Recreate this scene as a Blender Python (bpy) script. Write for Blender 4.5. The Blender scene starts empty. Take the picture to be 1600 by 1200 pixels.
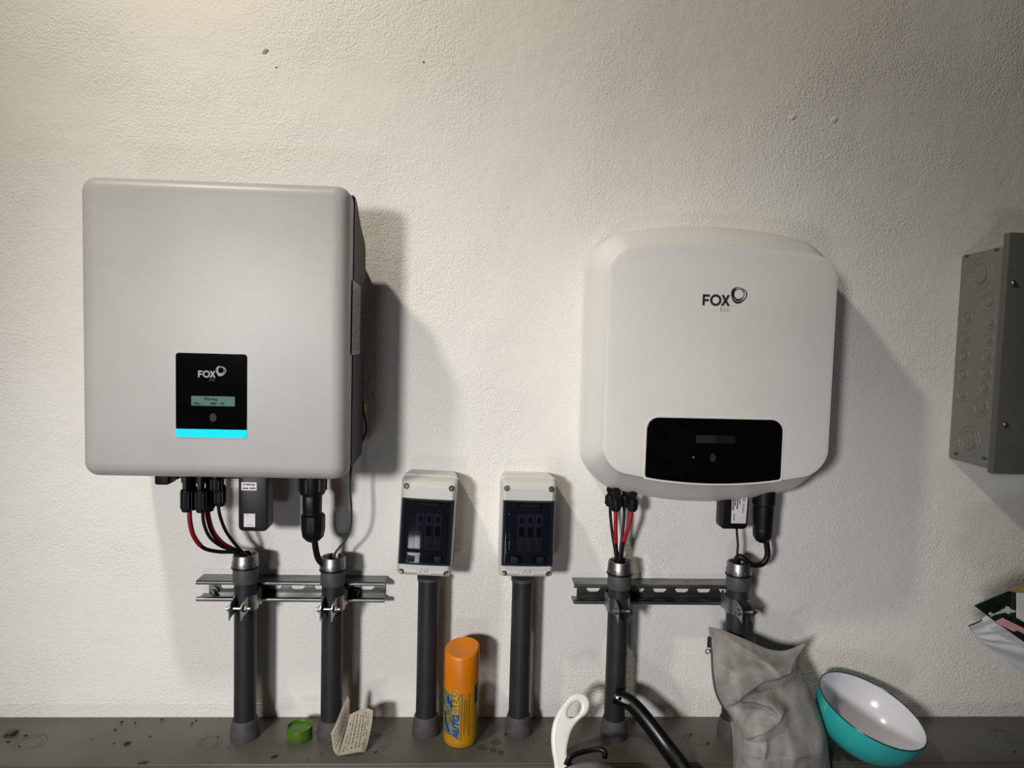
import bpy, bmesh, math, random
from mathutils import Vector, Matrix
random.seed(7)
S = bpy.context.scene
COL = S.collection
PI = math.pi

# ------------------------------------------------------------------ camera
CAM_M = Matrix(((0.998349, -0.02377, -0.052294), (-0.050688, 0.063807, -0.996674), (0.027028, 0.997679, 0.062496)))
CAM_P = Vector((0, -1.39, 1.5))
cam = bpy.data.objects.new('camera', bpy.data.cameras.new('camera'))
COL.objects.link(cam)
cam.data.sensor_width = 36; cam.data.lens = 24.75; cam.data.clip_start = 0.05
cam.matrix_world = Matrix.Translation(CAM_P) @ CAM_M.to_4x4()
S.camera = cam

def P(px, py, d):
    """World point at distance d in front of the wall that the photograph shows at (px, py)."""
    r = CAM_M @ Vector(((px - 800) / 1100, -(py - 600) / 1100, -1))
    return CAM_P + r * ((1.39 - d) / r.y)

# ------------------------------------------------------------------ light
S.view_settings.view_transform = 'Standard'; S.view_settings.look = 'None'
S.view_settings.gamma = 1; S.view_settings.use_curve_mapping = False
S.view_settings.exposure = 0.0
W = bpy.data.worlds.new('world'); S.world = W; W.use_nodes = True
W.node_tree.nodes['Background'].inputs[0].default_value = (0.95, 0.97, 1.0, 1)
W.node_tree.nodes['Background'].inputs[1].default_value = 0.02

def light(name, kind, loc, energy, color, aim=None, **kw):
    l = bpy.data.lights.new(name, kind); l.energy = energy; l.color = color
    for k, v in kw.items(): setattr(l, k, v)
    o = bpy.data.objects.new(name, l); COL.objects.link(o); o.location = loc
    if aim is not None:
        o.rotation_euler = (Vector(aim) - Vector(loc)).to_track_quat('-Z', 'Y').to_euler()
    return o
# added work lamp, unseen behind the camera; beam shaped to brighten the middle wall
light('added_work_lamp_bulb', 'SPOT', (-1.19, -2.84, 1.74), 272, (1.0, 0.985, 0.965), (-.06, 0, .84),
      spot_size=math.radians(52), spot_blend=1.0, shadow_soft_size=0.17)
# daylight coming in low, under the half raised shutter of the doorway behind the camera
light('doorway_daylight', 'AREA', (-0.66, -3.04, 0.16), 7, (0.97, 0.98, 1.0), (-0.4, 0, 1.0),
      shape='RECTANGLE', size=0.40, size_y=0.26)
# warm light placed from the shadows it casts; its pendant lamp is added
light('added_pendant_bulb', 'SPOT', (-0.88, -0.95, 2.92), 82, (1.0, 0.915, 0.75), (-.88 + 1.35, -.95 + .5, 2.92 - 1.6),
      spot_size=math.radians(140), spot_blend=0.85, shadow_soft_size=0.06)

# ------------------------------------------------------------------ materials
def mat(name, color, rough=0.5, metal=0.0, var=0.08, scale=40.0, bump=0.0, bscale=200.0, coat=0.0, color2=None,
        stretch=None, spec=0.5, emit=None, estr=0.0):
    m = bpy.data.materials.new(name); m.use_nodes = True
    nt = m.node_tree; N = nt.nodes; L = nt.links; b = N['Principled BSDF']
    tc = N.new('ShaderNodeTexCoord'); src = tc.outputs['Object']
    if stretch:
        mp = N.new('ShaderNodeMapping'); mp.inputs['Scale'].default_value = stretch
        L.new(src, mp.inputs['Vector']); src = mp.outputs['Vector']
    nz = N.new('ShaderNodeTexNoise'); nz.inputs['Scale'].default_value = scale; nz.inputs['Detail'].default_value = 4
    L.new(src, nz.inputs['Vector'])
    rp = N.new('ShaderNodeValToRGB'); L.new(nz.outputs['Fac'], rp.inputs['Fac'])
    c = Vector(color); c2 = Vector(color2) if color2 else c * (1 - var)
    rp.color_ramp.elements[0].position = 0.35; rp.color_ramp.elements[1].position = 0.65
    rp.color_ramp.elements[0].color = (*c2, 1); rp.color_ramp.elements[1].color = (*(c if color2 else c * (1 + var * .3)), 1)
    L.new(rp.outputs['Color'], b.inputs['Base Color'])
    b.inputs['Roughness'].default_value = rough; b.inputs['Metallic'].default_value = metal
    b.inputs['Specular IOR Level'].default_value = spec; b.inputs['Coat Weight'].default_value = coat
    if bump:
        n2 = N.new('ShaderNodeTexNoise'); n2.inputs['Scale'].default_value = bscale; n2.inputs['Detail'].default_value = 3
        L.new(src, n2.inputs['Vector'])
        bp = N.new('ShaderNodeBump'); bp.inputs['Strength'].default_value = bump; bp.inputs['Distance'].default_value = 0.001
        L.new(n2.outputs['Fac'], bp.inputs['Height']); L.new(bp.outputs['Normal'], b.inputs['Normal'])
    if emit:
        b.inputs['Emission Color'].default_value = (*emit, 1); b.inputs['Emission Strength'].default_value = estr
    return m

def wall_mat():
    m = bpy.data.materials.new('painted_plaster'); m.use_nodes = True
    nt = m.node_tree; N = nt.nodes; L = nt.links; b = N['Principled BSDF']
    b.inputs['Roughness'].default_value = 0.62; b.inputs['Specular IOR Level'].default_value = 0.3
    tc = N.new('ShaderNodeTexCoord')
    def noise(scale, detail=4, rough=0.5):
        n = N.new('ShaderNodeTexNoise'); n.inputs['Scale'].default_value = scale; n.inputs['Detail'].default_value = detail
        n.inputs['Roughness'].default_value = rough; L.new(tc.outputs['Object'], n.inputs['Vector']); return n
    def math_(op, a, bb, clamp=False):
        n = N.new('ShaderNodeMath'); n.operation = op; n.use_clamp = clamp
        for i, v in enumerate((a, bb)):
            if isinstance(v, (int, float)): n.inputs[i].default_value = v
            else: L.new(v, n.inputs[i])
        return n.outputs[0]
    big = noise(2.2, 5); rp = N.new('ShaderNodeValToRGB'); L.new(big.outputs['Fac'], rp.inputs['Fac'])
    rp.color_ramp.elements[0].position = .3; rp.color_ramp.elements[1].position = .7
    rp.color_ramp.elements[0].color = (.735, .715, .685, 1); rp.color_ramp.elements[1].color = (.79, .775, .745, 1)
    # small dark pinholes and specks
    vo = N.new('ShaderNodeTexVoronoi'); vo.inputs['Scale'].default_value = 34; L.new(tc.outputs['Object'], vo.inputs['Vector'])
    pit = math_('LESS_THAN', vo.outputs['Distance'], 0.045)
    sel = N.new('ShaderNodeSeparateColor'); L.new(vo.outputs['Color'], sel.inputs[0])
    pit = math_('MULTIPLY', pit, math_('GREATER_THAN', sel.outputs[0], 0.80))
    mx = N.new('ShaderNodeMix'); mx.data_type = 'RGBA'
    L.new(math_('MULTIPLY', pit, 0.45), mx.inputs[0]); L.new(rp.outputs['Color'], mx.inputs[6]); mx.inputs[7].default_value = (.28, .26, .23, 1)
    L.new(mx.outputs[2], b.inputs['Base Color'])
    fine = noise(330, 3); mid = noise(165, 2); lump = noise(11, 4, .6); where = noise(3.5, 2)
    amt = N.new('ShaderNodeMapRange'); L.new(where.outputs['Fac'], amt.inputs['Value'])
    amt.inputs['From Min'].default_value = .4; amt.inputs['From Max'].default_value = .62
    amt.inputs['To Min'].default_value = .25; amt.inputs['To Max'].default_value = 1.0
    h = math_('MULTIPLY', math_('ADD', math_('MULTIPLY', fine.outputs['Fac'], .6), math_('MULTIPLY', mid.outputs['Fac'], .85)), amt.outputs[0])
    h = math_('ADD', h, math_('MULTIPLY', lump.outputs['Fac'], 1.7))
    h = math_('SUBTRACT', h, math_('MULTIPLY', pit, .8))
    bp = N.new('ShaderNodeBump'); bp.inputs['Strength'].default_value = 0.75; bp.inputs['Distance'].default_value = 0.0027
    L.new(h, bp.inputs['Height']); L.new(bp.outputs['Normal'], b.inputs['Normal'])
    return m

def smoked_mat():
    m = bpy.data.materials.new('smoked_polycarbonate'); m.use_nodes = True
    nt = m.node_tree; N = nt.nodes; L = nt.links; b = N['Principled BSDF']
    nz = N.new('ShaderNodeTexNoise'); nz.inputs['Scale'].default_value = 30
    rp = N.new('ShaderNodeValToRGB'); L.new(nz.outputs['Fac'], rp.inputs['Fac'])
    rp.color_ramp.elements[0].color = (.008, .009, .013, 1); rp.color_ramp.elements[1].color = (.014, .016, .022, 1)
    L.new(rp.outputs['Color'], b.inputs['Base Color']); b.inputs['Roughness'].default_value = .05
    b.inputs['Specular IOR Level'].default_value = .6
    t = N.new('ShaderNodeBsdfTransparent'); t.inputs[0].default_value = (.42, .45, .53, 1)
    mx = N.new('ShaderNodeMixShader'); mx.inputs[0].default_value = .45
    L.new(t.outputs[0], mx.inputs[1]); L.new(b.outputs[0], mx.inputs[2])
    L.new(mx.outputs[0], N['Material Output'].inputs['Surface'])
    return m

M = dict(
    wall=wall_mat(),
    smoked=smoked_mat(),
    room=mat('dark_shed_boards', (.09, .085, .08), .8, var=.3, scale=5),
    floor=mat('concrete_floor', (.12, .115, .11), .8, var=.25, scale=6, bump=.3),
    ceiling=mat('ceiling_paint', (.22, .21, .2), .8),
    inv_grey=mat('light_grey_powder_coat', (.365, .355, .35), .42, var=.05, scale=9, bump=.05, bscale=900),
    inv_white=mat('white_plastic', (.70, .695, .685), .42, var=.025, scale=8),
    dark_body=mat('dark_grey_casting', (.020, .0195, .019), .55, spec=.35, var=.2, bump=.1, bscale=600),
    gloss_black=mat('glossy_black_panel', (.002, .002, .0025), .06, var=.2, spec=.4),
    silver_print=mat('silver_print', (.27, .275, .285), .5),
    faint_print=mat('faint_grey_print', (.010, .011, .010), .5),
    button=mat('touch_key_print', (.022, .022, .026), .6, spec=.15),
    dark_print=mat('dark_print', (.018, .018, .02), .5),
    grey_print=mat('grey_print', (.22, .22, .22), .5),
    led=mat('cyan_light_bar', (.0, .03, .04), .5, spec=.1, emit=(.0, .80, 1.0), estr=1.0),
    lcd=mat('green_lcd', (.028, .075, .05), .3, spec=.2, emit=(.10, .28, .18), estr=.18, var=.15, scale=90),
    lcd_off=mat('lcd_dark_green', (.008, .013, .010), .2),
    lcd_ink=mat('lcd_segments', (.014, .046, .029), .8, spec=.0),
    black=mat('black_plastic', (.0045, .0045, .0055), .45, spec=.3, var=.25, bump=.08, bscale=500),
    black_rubber=mat('black_cable_jacket', (.005, .0045, .0045), .42, spec=.3, var=.2),
    red=mat('red_sleeve', (.20, .007, .014), .4, var=.2),
    bright_red=mat('bright_red_sleeve', (.34, .008, .015), .4, var=.2),
    green_wire=mat('dark_green_wire', (.018, .045, .038), .4, var=.2),
    yellow=mat('yellow_lug', (.62, .40, .02), .4),
    pipe=mat('dark_grey_conduit', (.017, .0185, .0215), .5, spec=.4, var=.18, scale=25, bump=.05),
    fitting=mat('mid_grey_fitting', (.062, .063, .064), .55, var=.15, scale=50),
    collar=mat('worn_grey_collar', (.055, .055, .056), .7, var=.3, scale=60, bump=.1),
    zinc=mat('galvanised_steel', (.25, .255, .25), .38, 1.0, var=.45, scale=55, bump=.12, bscale=180, stretch=(.25, 1, 1)),
    clamp=mat('clamp_steel', (.40, .42, .43), .36, 1.0, var=.3, scale=70, bump=.08),
    bright=mat('bright_steel', (.28, .28, .28), .42, 1.0, var=.2, scale=80),
    box=mat('pale_grey_enclosure', (.57, .57, .545), .3, var=.03, scale=12),
    box_dark=mat('recess_shadow_grey', (.05, .05, .05), .6),
    breaker=mat('breaker_grey', (.58, .59, .60), .45, var=.1),
    breaker_dark=mat('breaker_black', (.008, .008, .010), .6, spec=.2),
    recess=mat('enclosure_inner_plate', (.20, .205, .215), .6),
    trough=mat('olive_grey_enamel', (.082, .081, .066), .42, var=.22, scale=7, bump=.08, bscale=90),
    groove=mat('knockout_groove', (.070, .070, .060), .5, var=.2),
    panel_grey=mat('grey_steel_enamel', (.160, .163, .150), .34, var=.06, scale=9, bump=.05, bscale=300),
    panel_cover=mat('dark_grey_enamel_cover', (.095, .098, .088), .5, var=.08, scale=9),
    orange=mat('orange_cap', (.60, .175, .002), .38, var=.1, scale=20),
    amber=mat('amber_can', (.42, .20, .006), .35, var=.15, scale=18),
    can_label=mat('silver_green_label', (.22, .23, .13), .35, var=.45, scale=90, color2=(.07, .10, .06)),
    blue=mat('blue_print', (.006, .05, .24), .4),
    gold=mat('yellow_print', (.75, .40, .02), .4),
    brown=mat('brown_print', (.20, .075, .008), .4),
    deep_green=mat('deep_green_print', (.012, .05, .018), .4),
    green=mat('green_plastic', (.058, .135, .004), .4, var=.12),
    paper=mat('cream_paper', (.62, .56, .46), .8, var=.06, scale=30, bump=.1),
    ink=mat('paper_ink', (.10, .085, .07), .8),
    white=mat('white_handle', (.80, .80, .77), .3, var=.03),
    black_gloss=mat('black_bakelite', (.003, .003, .0035), .3, spec=.35, var=.2),
    lid=mat('mauve_grey_enamel', (.15, .135, .145), .3, var=.15),
    cloth=mat('grey_silky_cloth', (.27, .262, .25), .56, var=.38, scale=34, bump=.9, bscale=75, spec=.4, stretch=(1, 1, .45)),
    zip=mat('zipper_black', (.012, .012, .012), .5),
    teal=mat('turquoise_enamel', (.035, .42, .42), .22, var=.08, coat=.3),
    milk=mat('white_enamel', (.70, .70, .76), .2, var=.03, coat=.3),
    rim=mat('dark_teal_rim', (.010, .06, .07), .3),
    film=mat('white_plastic_film', (.62, .63, .66), .25, var=.1, scale=12, bump=.5, bscale=25),
    grass=mat('dark_green_photo_print', (.012, .03, .014), .3, var=.6, scale=45, color2=(.003, .008, .004)),
    animal=mat('white_photo_print', (.45, .50, .46), .4, var=.3, scale=60),
    flag_red=mat('flag_red', (.40, .03, .06), .4), flag_white=mat('flag_white', (.75, .72, .73), .4), navy=mat('flag_navy', (.012, .012, .03), .4),
    tan=mat('tan_paper', (.36, .23, .11), .6, var=.4, scale=50),
    crate=mat('black_crate', (.012, .012, .013), .5),
    bench=mat('bench_wood', (.16, .10, .06), .6, var=.4, scale=12, stretch=(.2, 1, 1)),
    dirt=mat('dry_dirt', (.016, .011, .007), .9, var=.4, scale=300),
    stain=mat('grease_stain', (.055, .050, .040), .6, var=.3, scale=60),
    plaster_chip=mat('bare_plaster', (.36, .34, .31), .9, var=.4, scale=200),
)

# ------------------------------------------------------------------ helpers
def empty(name, loc, label, cat, group=None):
    o = bpy.data.objects.new(name, None); COL.objects.link(o); o.location = loc
    o.empty_display_size = .02
    o['label'] = label; o['category'] = cat
    if group: o['group'] = group
    return o
def root_loc(p):
    while p.parent: p = p.parent
    return Vector(p.location)
def obj(name, bm, m, parent=None, smooth=35, label=None):
    """Link bm (in world coordinates) as one mesh, as a child of parent when there is one."""
    if parent is not None:
        bmesh.ops.translate(bm, verts=bm.verts, vec=-root_loc(parent))
    me = bpy.data.meshes.new(name); bm.to_mesh(me); bm.free()
    me.materials.append(M[m])
    if smooth:
        for p in me.polygons: p.use_smooth = True
        me.set_sharp_from_angle(angle=math.radians(smooth))
    o = bpy.data.objects.new(name, me); COL.objects.link(o)
    if parent is not None: o.parent = parent
    if label: o['label'] = label
    return o
def tag(o, label, cat, group=None):
    o['label'] = label; o['category'] = cat
    if group: o['group'] = group
    return o
def structure(o): o['kind'] = 'structure'; return o

def box(x0, x1, d0, d1, z0, z1, bev=0.0, seg=2, bm=None):
    b2 = bmesh.new(); bmesh.ops.create_cube(b2, size=1)
    for v in b2.verts:
        v.co = Vector((x0 + (v.co.x + .5) * (x1 - x0), -d1 + (v.co.y + .5) * (d1 - d0), z0 + (v.co.z + .5) * (z1 - z0)))
    if bev: bmesh.ops.bevel(b2, geom=b2.edges[:], offset=bev, segments=seg, affect='EDGES', profile=.5)
    return merge(bm, b2)
def merge(bm, b2):
    if bm is None: return b2
    me = bpy.data.meshes.new('tmp'); b2.to_mesh(me); b2.free(); bm.from_mesh(me); bpy.data.meshes.remove(me); return bm
def loft(rings, cap0=True, cap1=True, closed=True, bm=None):
    bm = bm or bmesh.new(); vs = [[bm.verts.new(p) for p in r] for r in rings]; n = len(rings[0])
    for a, b in zip(vs[:-1], vs[1:]):
        for i in range(n if closed else n - 1):
            j = (i + 1) % n; bm.faces.new((a[i], a[j], b[j], b[i]))
    if cap0: bm.faces.new(list(reversed(vs[0])))
    if cap1: bm.faces.new(vs[-1])
    bmesh.ops.recalc_face_normals(bm, faces=bm.faces[:])
    return bm
def rr(x0, x1, z0, z1, r, n=6):
    pts = []
    for cx, cz, a0 in ((x1 - r, z1 - r, 0), (x0 + r, z1 - r, 90), (x0 + r, z0 + r, 180), (x1 - r, z0 + r, 270)):
        for k in range(n + 1):
            a = math.radians(a0 + 90 * k / n); pts.append((cx + r * math.cos(a), cz + r * math.sin(a)))
    return pts
def lathe(profile, center=(0, 0, 0), axis=None, n=32, bm=None, cap0=True, cap1=True):
    """profile: (radius, height) pairs along axis (default +z) from center."""
    q = Vector(axis).normalized().to_track_quat('Z', 'Y') if axis is not None else None
    c = Vector(center); rings = []
    for r, h in profile:
        ring = []
        for k in range(n):
            a = 2 * PI * k / n; v = Vector((r * math.cos(a), r * math.sin(a), h))
            if q: v = q @ v
            ring.append(c + v)
        rings.append(ring)
    b2 = loft(rings, cap0, cap1); return merge(bm, b2)
def spline(pts, k=8):
    """Catmull-Rom through pts."""
    p = [Vector(q) for q in pts]; p = [p[0] * 2 - p[1]] + p + [p[-1] * 2 - p[-2]]; out = []
    for i in range(1, len(p) - 2):
        for s in range(k):
            t = s / k
            out.append(.5 * (2 * p[i] + (p[i + 1] - p[i - 1]) * t + (2 * p[i - 1] - 5 * p[i] + 4 * p[i + 1] - p[i + 2]) * t * t
                             + (3 * p[i] - p[i - 1] - 3 * p[i + 1] + p[i + 2]) * t ** 3))
    out.append(p[-2]); return out
def tube(pts, r, n=12, k=8, bm=None, flat=1.0):
    path = spline(pts, k) if k else [Vector(q) for q in pts]
    rs = r if callable(r) else (lambda t: r)
    rings = []; up = None
    for i, c in enumerate(path):
        t = (path[min(i + 1, len(path) - 1)] - path[max(i - 1, 0)]).normalized()
        if up is None: up = Vector((0, -1, 0)) if abs(t.y) < .8 else Vector((1, 0, 0))
        s = t.cross(up).normalized(); up = s.cross(t).normalized()
        R = rs(i / (len(path) - 1))
        rings.append([c + s * R * math.cos(2 * PI * q / n) + up * R * flat * math.sin(2 * PI * q / n) for q in range(n)])
    b2 = loft(rings); return merge(bm, b2)
def grid(f, nu, nv, thick=0.0, bm=None):
    b2 = bmesh.new(); vs = [[b2.verts.new(f(i / nu, j / nv)) for i in range(nu + 1)] for j in range(nv + 1)]
    for j in range(nv):
        for i in range(nu): b2.faces.new((vs[j][i], vs[j][i + 1], vs[j + 1][i + 1], vs[j + 1][i]))
    if thick: bmesh.ops.solidify(b2, geom=b2.faces[:], thickness=thick)
    return merge(bm, b2)
def curve_mesh(cu):
    o = bpy.data.objects.new('tmp', cu); COL.objects.link(o)
    dg = bpy.context.evaluated_depsgraph_get(); dg.update()
    me = bpy.data.meshes.new_from_object(o.evaluated_get(dg))
    bpy.data.objects.remove(o); bpy.data.curves.remove(cu)
    bm = bmesh.new(); bm.from_mesh(me); bpy.data.meshes.remove(me); return bm
def plate(loops, d0, d1, bev=0.0, bm=None, res=2):
    """Flat plate parallel to the wall from d0 to d1; loops in (x, z): outline, then holes or more outlines."""
    cu = bpy.data.curves.new('tmp', 'CURVE'); cu.dimensions = '2D'; cu.fill_mode = 'BOTH'
    cu.extrude = abs(d1 - d0) / 2 - bev; cu.bevel_depth = bev; cu.bevel_resolution = res; cu.offset = -bev
    for lp in loops:
        sp = cu.splines.new('POLY'); sp.points.add(len(lp) - 1); sp.use_cyclic_u = True
        for q, (x, z) in zip(sp.points, lp): q.co = (x, z, 0, 1)
    b2 = curve_mesh(cu); dm = (d0 + d1) / 2
    for v in b2.verts: v.co = Vector((v.co.x, -dm - v.co.z, v.co.y))
    return merge(bm, b2)
def text_mesh(s, size, bold=0.0, shear=0.0, spacing=1.0, align='LEFT'):
    cu = bpy.data.curves.new('tmp', 'FONT'); cu.body = s; cu.size = size; cu.offset = bold; cu.shear = shear
    cu.space_character = spacing; cu.align_x = align
    return curve_mesh(cu)
def text_on_wall(s, x, z, d, size, **kw):
    b = text_mesh(s, size, **kw)
    for v in b.verts: v.co = Vector((x + v.co.x, -d, z + v.co.y))
    return b
def ring_pts(cx, cz, r, n=28, r2=None, tri=0.0, ph=0.0, top=False):
    return [(cx + (r + r * tri * math.cos(3 * (a - ph))) * math.cos(a), cz + (r + r * tri * math.cos(3 * (a - ph))) * math.sin(a))
            for a in (2 * PI * k / n for k in range(n))]
def torus(c, R, r, axis=(0, 0, 1), n=32, m=8, bm=None, squash=1.0, a0=0, a1=360):
    q = Vector(axis).normalized().to_track_quat('Z', 'Y'); full = abs(a1 - a0) >= 360
    rings = []; steps = n if full else n + 1
    for k in range(steps):
        a = math.radians(a0 + (a1 - a0) * k / n)
        rings.append([Vector(c) + q @ Vector(((R + r * math.cos(b)) * math.cos(a), (R + r * math.cos(b)) * math.sin(a), r * squash * math.sin(b)))
                      for b in (2 * PI * i / m for i in range(m))])
    if full: rings.append(rings[0])
    b2 = loft(rings, not full, not full); bmesh.ops.remove_doubles(b2, verts=b2.verts, dist=1e-7)
    return merge(bm, b2)

# ------------------------------------------------------------------ the room
structure(obj('wall_back', box(-3, 3, -.12, 0, 0, 3.6), 'wall', smooth=0))
structure(obj('floor', box(-3, 3, -.12, 3.2, -.1, 0), 'floor', smooth=0))
structure(obj('ceiling', box(-3, 3, -.12, 3.2, 3.6, 3.7), 'ceiling', smooth=0))
bm = box(-3, -1.55, 3.06, 3.16, 0, 3.6); box(-.20, 3, 3.06, 3.16, 0, 3.6, bm=bm)
box(-1.55, -1.05, 3.06, 3.16, 0, 3.6, bm=bm); box(-1.05, -.20, 3.06, 3.16, 2.05, 3.6, bm=bm)
structure(obj('wall_front', bm, 'room', smooth=0))
bm = bmesh.new()
for k in range(16): box(-1.06, -.19, 3.07, 3.09, .33 + k * .108, .33 + k * .108 + .104, .004, 1, bm=bm)
structure(obj('door_1', bm, 'ceiling', smooth=0))
# faint edge where the wall was painted again just above the trough
structure(obj('trim_1', box(-1.6, -.17, 0, .0007, .7325, .761), 'wall'))
# chips in the plaster
for (px, py, s) in ((415, 80, .0052), (1238, 183, .006), (1303, 187, .007), (432, 105, .0016), (662, 97, .0018)):
    c = P(px, py, 0); b = bmesh.new(); bmesh.ops.create_icosphere(b, subdivisions=2, radius=1)
    for v in b.verts:
        j = 1 + .35 * random.uniform(-1, 1); v.co = Vector((c.x + v.co.x * s * j + v.co.z * s * .5, -.0004 + v.co.y * .0016, c.z + v.co.z * s * j))
    w = obj('plaster_chip', b, 'plaster_chip' if py < 110 else 'wall', bpy.data.objects['wall_back'])
# pendant fixture added above the frame to go with the warm light
r = empty('added_pendant_lamp', (-0.88, -0.95, 2.86), 'added unseen metal pendant lamp with a wide shade hanging from the ceiling', 'lamp')
obj('shade', lathe([(.16, .09), (.12, .16), (.05, .2), (.02, .21), (.018, .208), (.048, .197), (.117, .157), (.157, .088)], (-0.88, -0.95, 2.86), cap0=False, cap1=False), 'panel_cover', r)
obj('cord', lathe([(.004, .2), (.004, .74)], (-0.88, -0.95, 2.86), n=8), 'black', r)

# body of the added work lamp, out of the picture, invented for that beam
r = empty('added_work_lamp', (-1.19, -2.8, 0), 'added unseen black work lamp on a tripod stand behind the camera', 'work lamp')
wl = Vector((-1.19, -2.84, 1.74)); wd = (Vector((-.06, 0, .84)) - wl).normalized()
obj('head', lathe([(.02, -.16), (.10, -.14), (.19, -.01), (.195, -.005), (.185, -.005), (.09, -.13), (.02, -.15)], wl, wd, cap0=True, cap1=True), 'black', r)
obj('pole', lathe([(.014, .02), (.014, 1.58)], (-1.24, -2.87, 0), n=10), 'black', r)
for k in range(3):
    a_ = 2 * PI * k / 3 + .4; obj('leg', tube([(-1.24, -2.87, .45), (-1.24 + .35 * math.cos(a_), -2.87 + .1 * math.sin(a_), .01)], .01, n=8, k=2), 'black', r)

# ------------------------------------------------------------------ wiring trough (the ledge)
ZL = .7325
t = empty('wiring_trough', (0, -.08, .58), 'long olive grey metal wiring trough running along the wall like a ledge', 'cable trough')
obj('body', box(-1.5, 1.6, 0, .158, .58, ZL, .0025), 'trough', t)
obj('front_cover', box(-1.5, 1.6, .158, .1605, .588, ZL - .004, .001), 'trough', t)
for kx, kd, s in ((-.806, .088, 1.0), (-.481, .09, .82), (-.168, .091, .9), (.143, .082, .9), (.446, .084, .8), (.76, .084, .9), (1.08, .075, .95)):
    b = torus((kx, -kd, ZL), .0265 * s, .0012, squash=.55, m=6)
    torus((kx, -kd, ZL), .0185 * s, .0010, squash=.55, m=6, bm=b)
    k_ = obj('knockout', b, 'groove', t)

def at_ledge(px, py):
    r_ = CAM_M @ Vector(((px - 800) / 1100, -(py - 600) / 1100, -1)); return CAM_P + r_ * ((ZL - 1.5) / r_.z)
b = bmesh.new()
specks = [(190, 1129, 3), (211, 1130, 3), (253, 1125, 3), (300, 1131, 3), (307, 1126, 2), (235, 1151, 3), (20, 1149, 6), (24, 1145, 5), (13, 1160, 3), (10, 1150, 3),
          (226, 1193, 5), (218, 1194, 3), (198, 1163, 5), (178, 1162, 2), (180, 1141, 3), (142, 1155, 2), (340, 1152, 2), (357, 1170, 2), (426, 1184, 5), (430, 1183, 4),
          (481, 1188, 2), (502, 1178, 2), (586, 1122, 2), (587, 1176, 3), (791, 1148, 5), (795, 1146, 3), (661, 1157, 1.5), (40, 1150, 3), (30, 1167, 2), (796, 1120, 3),
          (1079, 1149, 3), (1106, 1163, 4), (1585, 1175, 3), (1550, 1160, 2)]
for px, py, s in specks:
    c = at_ledge(px, py); s = s / 850 * random.uniform(.7, 1.1); b2 = bmesh.new(); bmesh.ops.create_icosphere(b2, subdivisions=1, radius=1)
    a = random.uniform(.2, 1.1)
    for v in b2.verts:
        x, y = v.co.x * s * 1.1, v.co.y * s * .5
        v.co = Vector((c.x + x * math.cos(a) - y * math.sin(a), c.y + x * math.sin(a) + y * math.cos(a), ZL + s * .42 + v.co.z * s * .3)) + Vector([random.uniform(-.2, .2) * s for _ in range(3)])
    merge(b, b2)
o = tag(obj('dirt_crumbs', b, 'dirt', smooth=0), 'dark crumbs of dirt and leaf scattered on the metal ledge', 'debris'); o['kind'] = 'stuff'
b = bmesh.new()
for px, py, s in ((752, 1168, 9), (775, 1160, 8), (770, 1172, 7), (782, 1176, 6), (18, 1146, 12), (200, 1162, 6)):
    c = at_ledge(px, py); s /= 850
    ps = [(c.x + s * random.uniform(.7, 1.2) * math.cos(q * PI / 8), c.y + 1.1 * s * random.uniform(.7, 1.2) * math.sin(q * PI / 8)) for q in range(16)]
    obj('grease_stain', loft([[Vector((x, y, ZL - .0005)) for x, y in ps], [Vector((x, y, ZL + .0003)) for x, y in ps]]), 'stain', t)

# ------------------------------------------------------------------ logo shared by both inverters
def fox_logo(x, z, h, d, m_letters, m_small, parent, small=True):
    """Letters of cap height h with lower left corner (x, z) and the looped emblem at their upper right."""
    w = .21 * h; loops = []
    F = [(0, 0), (0, h), (.66 * h, h), (.66 * h, h - w), (w, h - w), (w, .58 * h), (.58 * h, .58 * h), (.58 * h, .58 * h - w), (w, .58 * h - w), (w, 0)]
    loops.append([(x + a, z + c) for a, c in F])
    ox = x + 1.22 * h
    loops.append(ring_pts(ox, z + h / 2, .53 * h)); loops.append(ring_pts(ox, z + h / 2, .53 * h - w))
    X = [(0, 0), (.29 * h, .5 * h), (.02 * h, h), (.27 * h, h), (.43 * h, .68 * h), (.59 * h, h), (.84 * h, h), (.56 * h, .5 * h), (.86 * h, 0), (.61 * h, 0), (.43 * h, .31 * h), (.25 * h, 0)]
    loops.append([(x + 1.70 * h + a, z + c) for a, c in X])
    lg = obj('logo', plate(loops, d - .0002, d + .0003), m_letters, parent, smooth=0, label='FOX lettering beside a looped ring emblem')
    ex, ez = x + 3.33 * h, z + 1.02 * h
    b = plate([ring_pts(ex, ez, .74 * h, 40, tri=.07, ph=.25), ring_pts(ex + .03 * h, ez + .05 * h, .62 * h, 40, tri=.05, ph=.1)], d - .0002, d + .0003)
    plate([ring_pts(ex - .04 * h, ez + .06 * h, .57 * h, 40, tri=.06, ph=.6), ring_pts(ex + .01 * h, ez + .09 * h, .44 * h, 40, tri=.02)], d - .0002, d + .0003, bm=b)
    obj('emblem', b, m_letters, lg, smooth=0)
    if small:
        obj('small_lettering', text_on_wall('ESS', x + 1.63 * h, z - .50 * h, d + .0003, .50 * h, spacing=1.25), m_small, lg, smooth=0)

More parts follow.
